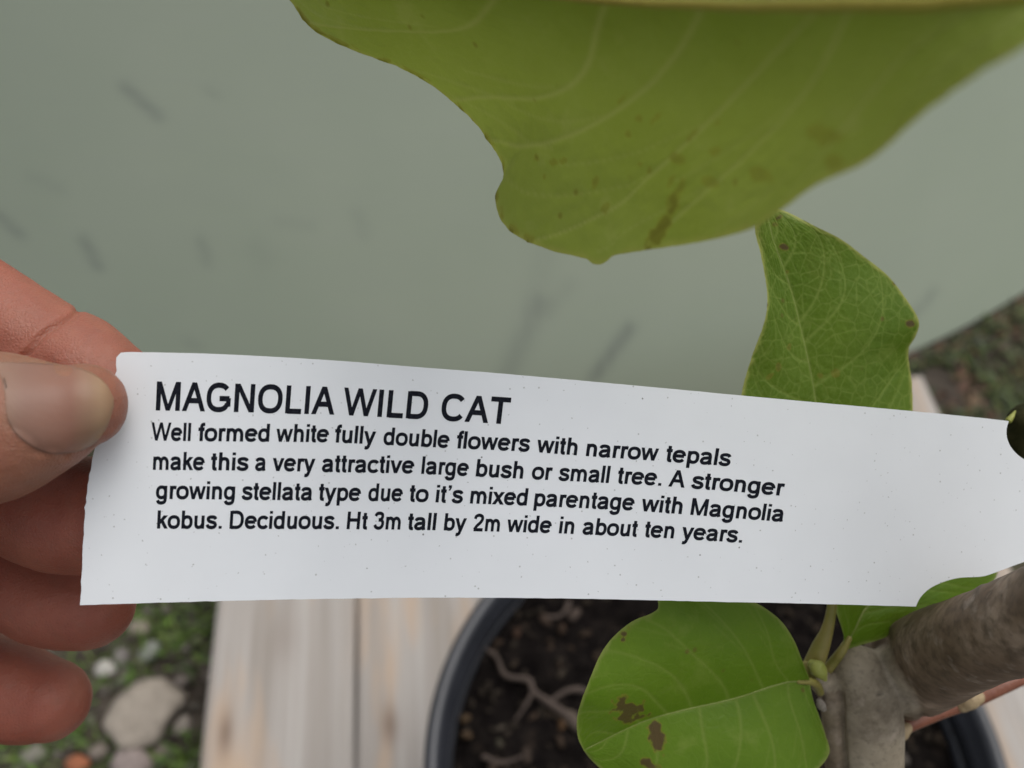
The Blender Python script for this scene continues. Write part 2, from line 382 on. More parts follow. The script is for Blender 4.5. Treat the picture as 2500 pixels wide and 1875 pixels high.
# ------------------------------------------------------------------ pot, soil
ZR = .22; PX0, PY0 = .1125, .0990; RO, RI = .1465, .1350; ZS = .192
def lathe(prof, n=128):
    prof = np.asarray(prof); a = np.linspace(0, 2*np.pi, n, endpoint=False)
    V = np.stack([prof[:, 0][:, None]*np.cos(a) + PX0, prof[:, 0][:, None]*np.sin(a) + PY0, np.broadcast_to(prof[:, 1][:, None], (len(prof), n))], -1).reshape(-1, 3)
    return V, [list(x) for x in grid_faces(len(prof), n, 0, True)]
def pot():
    t = empty('plant_pot', 'black plastic plant pot full of dark soil standing on the pallet', 'pot')
    v, f = lathe([(.0, .002), (.112, .002), (.116, .006), (.1385, .192), (.1375, .196), (.134, .196), (.134, .19), (.112, .008), (.0, .008)])
    mesh('pot_wall', v, f, POT, t)
    v, f = lathe([(.1395, .186), (.1428, .186), (.1440, .188), (.1462, .214), (.1464, .218), (.1448, .2205), (.1415, .2210), (.1392, .2195), (.1380, .2165), (.1370, .2120), (.1355, .2095), (.1345, .2070), (.1345, .1975), (.1390, .1972), (.1395, .186)])
    mesh('rim', v, f, POT, t)
    nr, na = 70, 160; r = np.linspace(0.0005, .1335, nr); a = np.linspace(0, 2*np.pi, na, endpoint=False)
    Rr, Aa = np.meshgrid(r, a, indexing='ij'); p = np.stack([Rr*np.cos(Aa) + PX0, Rr*np.sin(Aa) + PY0, np.zeros_like(Rr)], -1).reshape(-1, 3)
    p[:, 2] = ZS + .010 * fbm(p, 22, 5) + .003 * fbm(p, 120, 3, 5)
    o = mesh('soil', p, [list(x) for x in grid_faces(nr, na, 0, True)], SOIL, t); o['kind'] = 'stuff'
    return t
POTT = pot()
def lump(rad, seed, sub=1, sq=(1, 1, 1)):
    bm = bmesh.new(); bmesh.ops.create_icosphere(bm, subdivisions=sub, radius=1)
    r = random.Random(seed)
    for v in bm.verts:
        k = 1 + .35 * noise.noise(v.co * 1.3 + Vector((seed * 3.1, 0, 0)))
        v.co = Vector((v.co.x*sq[0], v.co.y*sq[1], v.co.z*sq[2])) * k * rad
    V = np.array([v.co[:] for v in bm.verts]); f = [[v.index for v in q.verts] for q in bm.faces]; bm.free(); return V, f
def rot(seed):
    r = random.Random(seed); return np.array(Matrix.Rotation(r.uniform(0, 6.28), 3, 'Z') @ Matrix.Rotation(r.gauss(0, .35), 3, 'X'))
def tinted(name, items, mat, parent=None, smooth=True):
    """items: (verts, faces, colour)"""
    V, f = join([(a, b) for a, b, c in items])
    o = mesh(name, V, f, mat, parent, smooth)
    c = np.concatenate([np.tile((*c, 1.0), (len(a), 1)) for a, b, c in items]).astype(np.float32)
    at = o.data.attributes.new('tint', 'FLOAT_COLOR', 'POINT'); at.data.foreach_set('color', c.ravel()); return o
def chips():
    it = []
    cols = [(.035, .022, .015), (.025, .018, .013), (.018, .014, .011), (.02, .016, .013), (.015, .012, .01), (.015, .012, .01), (.018, .015, .012)]
    for k in range(420):
        r = .132 * math.sqrt(RNG.random()); a = RNG.random() * 6.283
        s = RNG.uniform(.0008, .0026); v, f = lump(s, k, 1, (1.7, .8, .5))
        x, y = PX0 + r*math.cos(a), PY0 + r*math.sin(a)
        z = ZS + .010 * noise.fractal(Vector((x*22, y*22, 0)), 1, 2, 5) + .0012
        it.append((v @ rot(k).T + [x, y, z], f, cols[int(RNG.integers(len(cols)))]))
    for px, py, s, c in [(1330,1512,.005,(.20,.13,.10)), (1402,1500,.0055,(.36,.27,.23)), (1262,1545,.004,(.18,.09,.06)), (1372,1535,.004,(.16,.09,.06)), (1398,1758,.0075,(.50,.40,.32)), (1372,1770,.004,(.34,.17,.07)),
                         (1135,1755,.004,(.32,.20,.10)), (1140,1795,.0035,(.32,.20,.11)), (1222,1780,.0035,(.26,.22,.17)), (1220,1815,.003,(.30,.28,.2)), (1285,1845,.005,(.17,.12,.10)), (1205,1870,.005,(.16,.11,.09)), (1370,1645,.0035,(.15,.12,.09)), (2290,1800,.003,(.09,.06,.04)), (2200,1850,.0055,(.42,.38,.34)), (2330,1790,.003,(.10,.07,.05))]:
        c = tuple(q * .2 for q in c); s *= .7
        v, f = lump(s, int(px), 2, (1.3, .8, .6)); it.append((v @ rot(int(px)).T + G(px, py, ZS + .004), f, c))
    o = tinted('bark_chips', it, CHIP, POTT); o['kind'] = 'stuff'
chips()

# ------------------------------------------------------------------ hand
def person():
    th = [(-620,1260,.128,235), (-300,1095,.1262,205), (0,1038,.1285,186), (130,1012,.1292,140), (203,990,.1295,104)]
    ix = [(-560,640,.152,150), (-260,655,.150,142), (34,812,.1482,131), (110,862,.1478,133), (215,920,.1465,128), (320,985,.1455,112)]
    mi = [(-520,950,.160,150), (-250,1090,.157,142), (0,1205,.154,128), (150,1252,.152,146), (262,1262,.151,140)]
    ri = [(-520,1200,.172,130), (-200,1300,.169,122), (0,1385,.167,120), (120,1458,.1655,118), (214,1474,.165,112)]
    pk = [(-520,1520,.178,122), (-250,1615,.176,118), (0,1678,.174,118), (60,1700,.1735,114), (118,1710,.173,99)]
    palm = [[(-560,650,.152,175), (-620,1000,.160,190), (-600,1250,.165,180), (-560,1500,.174,150)], [(-620,1260,.128,235), (-720,1250,.145,250), (-760,1150,.160,260)],
            [(-760,700,.155,190), (-820,1000,.160,220), (-800,1300,.168,210), (-720,1520,.176,170)], [(-560,1240,.128,230), (-820,1420,.128,280), (-1250,1500,.140,330)], [(-760,1000,.160,250), (-1050,1000,.160,270), (-1500,1050,.160,270)]]
    parts, segs = [], []
    for k, c in enumerate([th, ix, mi, ri, pk] + palm):
        p, r = chain(c); parts.append(tube(p, r, 28, 40)); segs.append(cr(np.c_[p, r], 60))
    me = remeshed(parts, .00055, 5)
    co = coords(me); px, py = proj(co)
    dist = np.stack([(np.linalg.norm(co[:, None, :] - s[None, ::3, :3], axis=2) - s[None, ::3, 3]).min(1) for s in segs[:5]], 1)
    own = dist.argmin(1); nr = normals(me)
    def groove(sel, x0, y0, x1, y1, wd, dep):
        d = np.array([x1 - x0, y1 - y0], float); L = np.hypot(*d); d /= L
        u = (px - x0)*d[0] + (py - y0)*d[1]; v = -(px - x0)*d[1] + (py - y0)*d[0]
        v = v + 14 * np.sin(np.clip(u / L, 0, 1) * np.pi)
        e = np.maximum(np.maximum(-u, u - L), 0)
        return sel * dep * np.exp(-(v / wd)**2 - (e / 25)**2)
    disp = np.zeros(len(co))
    I = own == 1
    disp -= groove(I, 62, 862, 180, 768, 9, .0013); disp -= groove(I, 40, 850, 150, 760, 30, .0005)
    disp += groove(I, 150, 880, 260, 800, 60, .0005)
    T = own == 0
    cam_side = (nr @ (RM @ np.array([0, 0, 1.0]))) > .1
    # nail folds on the thumb
    for q in [((28,1042),(100,1105)), ((100,1105),(160,1115)), ((160,1115),(225,1098)), ((225,1098),(272,1045))]:
        disp -= groove(T & cam_side, *q[0], *q[1], 8, .0002); 
    for k in range(9):
        x = -30 - k * 26; disp -= groove(T & cam_side, x, 900 + 5*k, x + 14, 1180, 6, .00022)
    disp += .00012 * fbm(co, 220, 3)
    setco(me, co + nr * disp[:, None])
    pad_shade = np.where(own == 0, .12, np.where(own == 1, .85, 1.0))  # pad redness plus painted shade: full on lower fingers, less on index
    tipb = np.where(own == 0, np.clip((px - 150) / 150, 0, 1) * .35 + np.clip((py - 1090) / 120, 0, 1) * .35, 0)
    o = meshobj('person', me, SKIN, None, True, {'pad_shade': np.clip(pad_shade + tipb, 0, 1)})
    tag(o, 'bare hand pinching the left end of the white tag between thumb and fingers', 'person')
    # thumb nail laid over the thumb
    co = coords(me); bv = BVHTree.FromPolygons(co.tolist(), [list(p.vertices) for p in me.polygons])
    top = cr([(-14,884,0), (40,884,0), (110,887,0), (170,892,0), (222,909,0), (258,936,0), (278,972,0)], 60); bot = cr([(8,930,0), (26,1040,0), (95,1100,0), (160,1108,0), (221,1090,0), (259,1047,0), (278,992,0)], 60)
    nu, nv = 60, 36; v = np.linspace(0, 1, nv)
    X = top[:, 0][:, None]*(1 - v) + bot[:, 0][:, None]*v; Y = top[:, 1][:, None]*(1 - v) + bot[:, 1][:, None]*v
    D = np.zeros_like(X)
    for i in range(nu):
        for j in range(nv):
            d = RM @ np.array([(X[i, j] - 1250)/F, -(Y[i, j] - 937.5)/F, -1]); L = np.linalg.norm(d)
            h = bv.ray_cast(Vector(CP), Vector(d / L)); D[i, j] = (h[3] / L) if h[0] else np.nan
    for _ in range(3):
        m = np.isnan(D)
        if m.any():
            for i, j in zip(*np.nonzero(m)):
                ok = np.argwhere(~m); D[i, j] = D[tuple(ok[((ok - [i, j])**2).sum(1).argmin()])]
    Draw = D.copy()
    for _ in range(8):   # the plate is stiffer than the flesh
        E_ = D.copy(); E_[1:-1] += D[2:] + D[:-2]; E_[1:-1] /= 3; E_[:, 1:-1] = (E_[:, 1:-1] + E_[:, 2:] + E_[:, :-2]) / 3; D = E_
    U = np.linspace(0, 1, nu)[:, None] + 0*v
    edge = np.minimum(np.minimum(v, 1 - v)[None, :] * 4, np.minimum(U * 8, 1)); edge = np.clip(edge, 0, 1)
    D = Draw * (1 - edge) + D * edge - .00016 - .00012 * edge**.7
    V = P(X, Y, D).reshape(-1, 3)
    ridge = np.sin(v * 60)[None, :] + 0*U
    n = mesh('thumb_nail', V, [list(x) for x in grid_faces(nu, nv)], NAIL, o, attrs={'along': np.clip((X - 0) / 285, 0, 1), 'ridge': ridge})
    s = n.modifiers.new('thickness', 'SOLIDIFY'); s.thickness = .00035; s.offset = -1
person()

# ------------------------------------------------------------------ tag
def TD(px, py):
    """depth of the tag's front face: nearly flat, right end farther, slightly bowed"""
    t = (np.asarray(px, float) - 285) / 2175
    k = 1/.1362 + (1/.1555 - 1/.1362) * t
    return 1/k - .0016 * np.sin(np.clip(t, -.1, 1.2) * np.pi) + .0006 * ((np.asarray(py, float) - 1170) / 300)
def plant_tag():
    rs = np.random.default_rng(9)
    top = [(285,905),(283,884),(286,868),(296,860.5),(312,859.5),(400,860.5),(560,865.5),(800,879),(1000,894.5),(1230,912.5),(1500,936.5),(1800,964.5),(2000,983),(2230,1004),(2400,1020.5),(2463,1028)]
    notch = [(2463,1028),(2458,1045),(2458,1066),(2466,1088),(2480,1106),(2500,1121),(2530,1133),(2570,1140),(2700,1150),(2900,1160)]
    right = [(2900,1160),(2900,1330)]
    nb = [(2900,1330),(2600,1345),(2520,1366),(2480,1379),(2440,1394),(2400,1407),(2340,1411),(2300,1422),(2268,1438),(2246,1460),(2236,1481)]
    bot = [(2236,1481),(2000,1474.5),(1700,1468),(1400,1461.5),(1100,1459),(800,1462),(600,1466),(400,1471),(195,1477.5)]
    left = [(195,1477.5),(200,1400),(203,1320),(209,1230),(220,1150),(240,1060),(262,980),(285,905)]
    def dens(pts, step, jit=0):
        L = np.sum(np.linalg.norm(np.diff(np.array(pts, float), axis=0), axis=1)); n = max(2, int(L / step))
        q = cr(np.c_[np.array(pts, float), np.zeros(len(pts))], n)[:, :2]
        if jit: q[1:-1] += rs.normal(0, jit, (n - 2, 2)) 
        return q[:-1]
    out = np.concatenate([dens(top, 16, .12), dens(notch, 10), np.array(right[:1], float), dens(nb, 12), dens(bot, 19, .25), dens(left, 11, .8)])
    bm = bmesh.new()
    vs = [bm.verts.new((x, -y, 0)) for x, y in out]; bm.faces.new(vs)
    # cut the outline into a fine grid so that it can bow
    for ax in range(2):
        lo, hi = (180, 2900) if ax == 0 else (-1490, -850)
        for c in np.arange(lo, hi, 34):
            no = (1, 0, 0) if ax == 0 else (0, 1, 0); co = (c + .37, 0, 0) if ax == 0 else (0, c + .37, 0)
            bmesh.ops.bisect_plane(bm, geom=bm.verts[:] + bm.edges[:] + bm.faces[:], plane_co=co, plane_no=no)
    bmesh.ops.recalc_face_normals(bm, faces=bm.faces[:])
    bm.verts.index_update()
    q = np.array([v.co[:2] for v in bm.verts]); X, Y = q[:, 0], -q[:, 1]
    V = P(X, Y, TD(X, Y)); f = [[v.index for v in fc.verts] for fc in bm.faces]
    bm.free()
    # orient towards the camera
    a, b, c = V[f[0][0]], V[f[0][1]], V[f[0][2]]
    if np.dot(np.cross(b - a, c - a), CP - a) < 0: f = [x[::-1] for x in f]
    n = len(V); ctr = CP - V; ctr /= np.linalg.norm(ctr, axis=1)[:, None]; B = V - ctr * .0004
    from collections import Counter
    ed = Counter(); dirs = {}
    for x in f:
        for a, b in zip(x, x[1:] + x[:1]): ed[frozenset((a, b))] += 1; dirs[frozenset((a, b))] = (a, b)
    rimq = [dirs[k] for k, c in ed.items() if c == 1]
    VV = [V, B]; FF = [list(x) for x in f] + [[i + n for i in x[::-1]] for x in f]; o_ = 2 * n
    rv = []
    for a, b in rimq: rv += [V[a], V[b], B[b], B[a]]; FF.append([o_ + 3, o_ + 2, o_ + 1, o_]); o_ += 4
    o = mesh('plant_tag', np.concatenate([V, B, np.array(rv)]), FF, TAG, None, True)
    tag(o, 'white plastic plant tag printed MAGNOLIA WILD CAT held by the thumb', 'plant tag')
    return o
TAGO = plant_tag()

# ---- lettering: strokes of an even-width sans, flat on the tag
def el(cx, cy, rx, ry, a0=0, a1=360, n=28):
    a = np.radians(np.linspace(a0, a1, n)); q = lambda v: np.sign(v) * np.abs(v)**.86
    return ('S', np.c_[cx + rx*q(np.cos(a)), cy + ry*q(np.sin(a))])
def ln(*p): return ('S', np.array(p, float).reshape(-1, 2))
def dg(x0, y0, x1, y1, k=1.0): return ('D', np.array([[x0, y0], [x1, y1]], float), k)
def sm(*p):
    p = np.array(p, float).reshape(-1, 2); return ('S', cr(np.c_[p, 0*p[:, 0]], 7 * len(p))[:, :2])
ARCH = lambda x: [sm(x,300, x+22,395, x+85,450, x+165,462, x+245,435, x+288,370, x+300,290), ln(x+300,300, x+300,0)]
GL = {
 'a': (556, [sm(82,370, 125,440, 262,466, 385,432, 424,330), sm(424,345, 424,200, 428,90, 452,0), sm(424,300, 300,272, 165,245, 90,150, 130,75, 215,50, 330,75, 405,135, 424,200)]),
 'b': (556, [ln(126,716,126,0), el(298,259,176,206)]), 'd': (556, [ln(430,716,430,0), el(258,259,176,206)]),
 'c': (500, [el(272,259,200,206,35,325)]), 'e': (556, [ln(85,272,472,272), el(278,259,203,206,4,325)]),
 'f': (278, [sm(295,668, 215,662, 160,620, 150,540), ln(150,560,150,0), ln(15,472,275,472)]),
 'g': (556, [el(258,259,176,206), sm(430,519, 430,250, 430,20, 395,-110, 262,-157, 140,-128, 95,-50)]),
 'h': (556, [ln(126,716,126,0)] + ARCH(126)), 'n': (556, [ln(126,519,126,0)] + ARCH(126)),
 'm': (833, [ln(124,519,124,0), sm(124,300, 146,395, 205,450, 275,462, 350,430, 400,350, 415,280), ln(416,300,416,0), sm(416,300, 438,395, 497,450, 567,462, 642,430, 692,350, 706,280), ln(707,300,707,0)]),
 'i': (222, [ln(110,519,110,0), ln(110,716,110,606)]), 'l': (222, [ln(110,716,110,0)]),
 'k': (500, [ln(124,716,124,0), dg(420,519,110,185), dg(245,330,445,0)]),
 'o': (556, [el(278,259,206,206)]), 'p': (556, [ln(126,519,126,-200), el(298,259,176,206)]),
 'r': (333, [ln(126,519,126,0), sm(126,290, 150,400, 215,455, 340,450)]),
 's': (500, [sm(432,378, 390,442, 255,468, 120,432, 103,368, 150,302, 260,265, 390,222, 425,145, 370,72, 250,48, 110,85, 65,165)]),
 't': (278, [ln(140,670,140,110), sm(140,130, 150,75, 195,52, 262,58), ln(18,472,258,472)]),
 'u': (556, [sm(128,519, 128,230, 140,120, 190,65, 265,54, 350,85, 410,150, 430,230), ln(430,519,430,0)]),
 'v': (500, [dg(62,519,250,0), dg(438,519,250,0)]), 'w': (722, [dg(60,519,198,0,.9), dg(361,519,198,0,.9), dg(361,519,524,0,.9), dg(662,519,524,0,.9)]),
 'x': (500, [dg(65,0,435,519), dg(65,519,435,0)]), 'y': (500, [dg(62,519,252,20), dg(440,519,235,-60), sm(240,-45, 205,-120, 145,-158, 65,-148)]),
 'A': (667, [dg(62,0,333,716,.95), dg(604,0,333,716,.95), ln(160,262,510,262)]), 'C': (722, [el(375,358,282,306,38,322)]),
 'D': (722, [ln(132,716,132,0), ln(132,660,365,660), el(345,358,268,302,90,-90), ln(365,56,132,56)]),
 'G': (778, [el(390,358,292,306,40,318), sm(600,148, 640,175, 672,200), ln(672,345,672,130), ln(700,330,410,330)]),
 'H': (722, [ln(140,716,140,0), ln(582,716,582,0), ln(140,375,582,375)]), 'I': (278, [ln(139,716,139,0)]),
 'L': (556, [ln(132,716,132,0), ln(132,58,530,58)]), 'M': (833, [ln(132,716,132,0), ln(700,716,700,0), dg(150,716,416,0,.85), dg(682,716,416,0,.85)]),
 'N': (722, [ln(135,716,135,0), ln(587,716,587,0), dg(150,716,572,0,.9)]), 'O': (778, [el(389,358,292,306)]),
 'T': (611, [ln(305,716,305,0), ln(25,658,586,658)]), 'W': (944, [dg(58,716,262,0,.88), dg(472,716,262,0,.88), dg(472,716,684,0,.88), dg(888,716,684,0,.88)]),
 '2': (556, [sm(92,505, 130,610, 275,662, 425,605, 442,500, 370,370, 200,215, 95,60), ln(62,58,505,58)]),
 '3': (556, [sm(95,545, 150,632, 275,662, 405,622, 425,515, 370,415, 250,388), sm(250,388, 390,372, 455,285, 440,150, 360,72, 260,52, 140,95, 85,190)]),
 '.': (278, [ln(139,0,139,112)]), "\u2019": (222, [ln(118,716,118,606), dg(150,612,90,500,.5)]),
}
def stroke(seg, h):
    if seg[0] == 'D':
        (x0, y0), (x1, y1) = seg[1]; hw = h * seg[2] * np.hypot(x1-x0, y1-y0) / abs(y1-y0); n = 6
        t = np.linspace(0, 1, n)[:, None]; c = seg[1][0]*(1-t) + seg[1][1]*t
        return np.stack([c - [hw, 0], c + [hw, 0]], 1)
    p = seg[1]; p = p[np.r_[True, np.linalg.norm(np.diff(p, axis=0), axis=1) > 1e-6]]
    closed = np.linalg.norm(p[0] - p[-1]) < 1e-6
    d = np.diff(p, axis=0); d /= np.linalg.norm(d, axis=1)[:, None]
    t = np.empty_like(p); t[1:-1] = d[1:] + d[:-1]; t[0], t[-1] = d[0], d[-1]
    if closed: t[0] = t[-1] = d[0] + d[-1]
    t /= np.linalg.norm(t, axis=1)[:, None]; nn = np.c_[-t[:, 1], t[:, 0]]
    return np.stack([p + nn*h, p - nn*h], 1)
def text_line(words, base, cap0, cap1, h):
    """words: (text, x0, x1) in photo px; base: list of (x, y) of the baseline"""
    bx, by = np.array(base, float).T; parts = []; layer = 0
    for wd, x0, x1 in words:
        pen = 0; segs = []
        for ch in wd:
            adv, st = GL[ch]
            for s in st:
                q = stroke(s, h).copy(); q[..., 0] += pen; segs.append(q)
            pen += adv
        lo = min(s[..., 0].min() for s in segs); hi = max(s[..., 0].max() for s in segs); k = (x1 - x0) / (hi - lo)
        for s in segs:
            X = x0 + (s[..., 0] - lo) * k; tt = (X - 380) / 1400
            cap = cap0 + (cap1 - cap0) * tt; lean = .045 + .12 * np.clip(tt, 0, 1)
            yb = np.interp(X, bx, by); hgt = s[..., 1] / 716 * cap
            Xq, Yq = X + lean * hgt, yb - hgt
            layer += 1
            V = P(Xq, Yq, TD(Xq, Yq) - .00003 - .0000004 * (layer % 40)).reshape(-1, 3)
            n = len(s); f = [[2*i, 2*i+2, 2*i+3, 2*i+1] for i in range(n - 1)]
            parts.append((V, f))
    V, f = join(parts)
    return mesh('printed_line', V, f, INK, TAGO, False)
text_line([('MAGNOLIA',380,816), ('WILD',835,1042), ('CAT',1075,1241)], [(380,1002),(600,1006.5),(820,1012.6),(1020,1022.5),(1168,1031.6),(1240,1036)], 71, 60, 67)
text_line([('Well',368,465), ('formed',483,657), ('white',673,802), ('fully',816,916), ('double',935,1096), ('flowers',1113,1292), ('with',1309,1408), ('narrow',1430,1605), ('tepals',1624,1782)],
          [(370,1075.5),(480,1077),(800,1079.5),(940,1086),(1100,1094),(1290,1102.5),(1410,1112),(1600,1125),(1780,1138)], 44.5, 41, 69)
text_line([('make',373,499), ('this',514,606), ('a',622,648), ('very',664,768), ('attractive',785,1010), ('large',1028,1143), ('bush',1161,1276), ('or',1297,1346), ('small',1362,1486), ('tree.',1506,1614), ('A',1631,1671), ('stronger',1686,1912)],
          [(370,1147),(620,1149),(790,1152),(1010,1156),(1160,1163),(1290,1169.5),(1440,1177),(1600,1185),(1660,1190),(1780,1199),(1915,1211)], 44.5, 41, 69)
text_line([('growing',380,573), ('stellata',589,761), ('type',777,880), ('due',898,982), ('to',998,1045), ("it\u2019s",1063,1129), ('mixed',1147,1286), ('parentage',1303,1547), ('with',1564,1664), ('Magnolia',1685,1911)],
          [(380,1218),(600,1220),(980,1224),(1130,1228.5),(1290,1234.5),(1540,1246),(1660,1255),(1780,1264),(1910,1274)], 44.5, 41, 69)
text_line([('kobus.',381,541), ('Deciduous.',560,827), ('Ht',846,896), ('3m',911,977), ('tall',994,1063), ('by',1083,1137), ('2m',1154,1219), ('wide',1236,1345), ('in',1364,1400), ('about',1421,1554), ('ten',1572,1644), ('years.',1662,1811)],
          [(380,1290.5),(800,1291.5),(980,1293),(1140,1296),(1350,1301.5),(1560,1310.5),(1650,1315),(1810,1325)], 44.5, 40, 69)

# ------------------------------------------------------------------ magnolia
MAG = empty('magnolia_plant', 'young magnolia with pale bark and broad green leaves growing in the black pot', 'plant')
def leaf(label, mid, A, B, ns, nt, mat, nv, c1, c2, side, amp, bulge, blot=(), brown_edge=0, seed=0, ribr=(10, 5), veinw=.00035):
    """side +1: veins raised towards the camera (underside), -1: sunken (upper face)"""
    rs = np.random.default_rng(seed)
    mw, aw, bw = [cr(q, ns) for q in (mid, A, B)]
    mw, aw, bw = [P(q[:, 0], q[:, 1], q[:, 2]) for q in (mw, aw, bw)]
    def soft(q):
        q = q.copy()
        for _ in range(ns * 3): q[1:-1] = .5*q[1:-1] + .25*(q[2:] + q[:-2])
        return q
    asm, bsm = soft(aw), soft(bw)
    t = np.linspace(0, 1, nt)
    tt = np.r_[-t[::-1][:-1], t]; n2 = len(tt)
    s = np.linspace(0, 1, ns)
    at_ = np.abs(tt)[None, :, None]
    W = np.where(tt[None, :, None] < 0, mw[:, None]*(1 - at_) + asm[:, None]*at_ + (aw - asm)[:, None]*at_**3, mw[:, None]*(1 - at_) + bsm[:, None]*at_ + (bw - bsm)[:, None]*at_**3)
    T_ = np.abs(tt)[None, :] + 0*s[:, None]; S_ = s[:, None] + 0*T_
    Ws = np.where(tt[None, :, None] < 0, mw[:, None]*(1 - at_) + asm[:, None]*at_, mw[:, None]*(1 - at_) + bsm[:, None]*at_)
    du = np.gradient(Ws, axis=0); dv = np.gradient(Ws, axis=1); N = np.cross(du, dv); N /= np.linalg.norm(N, axis=2)[..., None] + 1e-12
    toC = CP - W; N *= np.sign((N * toC).sum(2))[..., None]
    L = np.linalg.norm(np.diff(mw, axis=0), axis=1).sum()
    wid = np.where(tt[None, :] < 0, np.linalg.norm(aw - mw, axis=1)[:, None], np.linalg.norm(bw - mw, axis=1)[:, None])
    best = np.full(T_.shape, 9.0); near = np.full(T_.shape, 9.0)
    for sg in (-1, 1):
        m = (np.sign(tt)[None, :] * sg >= 0) & (T_ >= 0)
        for k in range(-1, nv + 1):
            sk = (k + .5 + rs.uniform(-.27, .27) + (.25 if sg > 0 else 0)) / (nv + .5)
            a, b = c1 * rs.uniform(.75, 1.25), c2 * rs.uniform(.5, 1.5)
            wob = .009 * np.sin(T_ * rs.uniform(5, 9) + rs.uniform(0, 6))
            d = np.abs(S_ - sk - a*T_ - b*T_**2 - wob) * L * .75
            d = np.where(m, d, 9)
            near = np.minimum(near, d)
            best = np.minimum(best, d / (veinw * (1.15 - .75*T_)))
            # fork: small side veins leaving this one
            for tk in (.45, .68):
                a2 = -.9 * a
                d2 = np.abs(S_ - (sk + a*tk + b*tk**2) - (a * 2.4)*(T_ - tk)) * L * .55
                d2 = np.where(m & (T_ > tk) & (T_ < tk + .28), d2, 9)
                best = np.minimum(best, d2 / (veinw * .8) + .75)
    vein = np.exp(-best**2)
    vein = np.maximum(vein, np.exp(-((T_ * wid) / (veinw * 1.4))**2))
    dist_e = (1 - T_) * wid
    nse = np.array([noise.fractal(Vector((x*7 + seed, y*9, 0)), 1, 2, 4) for x, y in zip((S_*ns/40).ravel(), (np.sign(tt)[None, :]*T_*2).ravel())]).reshape(T_.shape)
    edge = np.exp(-(dist_e / (.00055 * (1 + .8*nse)))**2) * .9
    quilt = np.clip(near / (L / nv * .4), 0, 1)
    d = side * amp * vein * .4 - side * amp * quilt * .6 + amp * nse * .4 + bulge * np.clip(wid / wid.max(), 0, 1)**1.3 * np.sin(np.pi * T_) * np.sin(np.pi * S_)**.5
    # gentle waviness towards the margin
    d = d + .0006 * T_**2 * np.sin(S_ * 21 + tt[None, :] * 2 + seed)
    fade = np.minimum(1, np.minimum(S_, 1 - S_) * 25)
    W = W + N * (d * fade)[..., None]
    V = W.reshape(-1, 3); px, py = proj(V); bl = np.zeros(len(V))
    for x, y, rx, ry, ang, st in blot:
        c_, s_ = math.cos(math.radians(ang)), math.sin(math.radians(ang)); u = (px - x)*c_ + (py - y)*s_; v_ = -(px - x)*s_ + (py - y)*c_
        ns2 = np.array([0.0])
        q = (u / rx)**2 + (v_ / ry)**2; m = q < 8
        if m.any():
            wob = np.zeros(len(V)); wob[m] = fbm(V[m], 600, 3, seed)
            bl += st * np.clip(2.4 - 2.0 * np.sqrt(q) - 1.6 * wob, 0, 1) * m
    if brown_edge:
        bl += np.clip((nse.ravel() + brown_edge) * 5, 0, 1) * np.exp(-(dist_e.ravel() / .0006)**2) * (tt[None, :] + 0*S_ < 0).ravel() * (S_.ravel() > .60)
    f = grid_faces(ns, n2)
    o = mesh('leaf', V, f, mat, MAG, True, {'vein': vein, 'edge': np.clip(edge, 0, 1), 'blotch': np.clip(bl, 0, 1)})
    if label: o['label'] = label
    sv = o.modifiers.new('thickness', 'SOLIDIFY') if False else None
    # midrib as a raised sub-part
    mid_pts = W[:, nt - 1]; k = max(1, ns // 60)
    mp = mid_pts[::k]; nn = N[:, nt - 1][::k]; rr = np.linspace(ribr[0], ribr[1], len(mp)) / 1e5
    v, ff = tube(mp + nn * (rr * (.35 if side > 0 else -.55))[:, None], rr, 10)
    mesh('midrib', v, ff, MIDRIB if side > 0 else mat_rib, o)
    return o
mat_rib = mat_plain('midrib_pale', (.17, .225, .045), (.24, .28, .07), 250, .45)
leaf('large drooping leaf at the top showing its pale underside',
     [(2720,-40,.064),(2400,4,.066),(2000,17,.074),(1700,13,.085),(1400,-4,.099),(1000,-55,.12),(600,-150,.143)],
     [(2720,-40,.064),(2620,50,.061),(2500,112,.061),(2380,172,.064),(2250,265,.069),(2130,388,.075),(2000,450,.082),(1900,520,.089),(1830,560,.094),(1700,597,.104),(1560,617,.114),(1492,628,.119),(1478,640,.120),(1462,648,.121),(1444,646,.1222),(1428,634,.123),(1330,602,.129),(1240,550,.133),(1213,480,.135),(1231,425,.135),(1215,380,.136),(1150,300,.138),(1050,217,.140),(960,167,.141),(870,128,.142),(770,70,.143),(715,0,.144),(650,-80,.144),(600,-150,.143)],
     [(2720,-40,.064),(2600,-150,.066),(2300,-330,.08),(1900,-450,.10),(1400,-440,.122),(900,-300,.14),(600,-150,.143)],
     430, 90, LEAF_U, 9, .20, .03, +1, .0004, -.0062,
     [(1612,560,50,14,-55,1.0),(1655,470,30,10,-70,.4),(1655,388,16,12,0,.55),(1855,430,22,16,30,.45),(1310,385,9,8,0,.7),(1375,392,10,6,0,.4),(1350,395,10,5,0,.4),(1535,330,7,7,0,.5),(1560,290,7,7,0,.5),(1640,440,14,7,-60,.4),(1745,370,14,10,0,.2),(2010,330,40,20,20,.25),(2030,395,30,15,0,.3),(1560,400,6,5,0,.6),(1585,415,5,5,0,.5),(1455,440,5,12,20,.4),(1640,500,9,26,10,.5),(1735,445,18,12,20,.35),(1420,470,4,4,0,.5),(1330,430,4,4,0,.5),(1750,300,10,6,-40,.3),(1690,330,22,5,-45,.35),(1600,290,20,4,-45,.3),(1520,240,16,4,-45,.25),(1480,505,14,10,-60,.25)], brown_edge=-.10, seed=3, ribr=(58, 30), veinw=.00038)
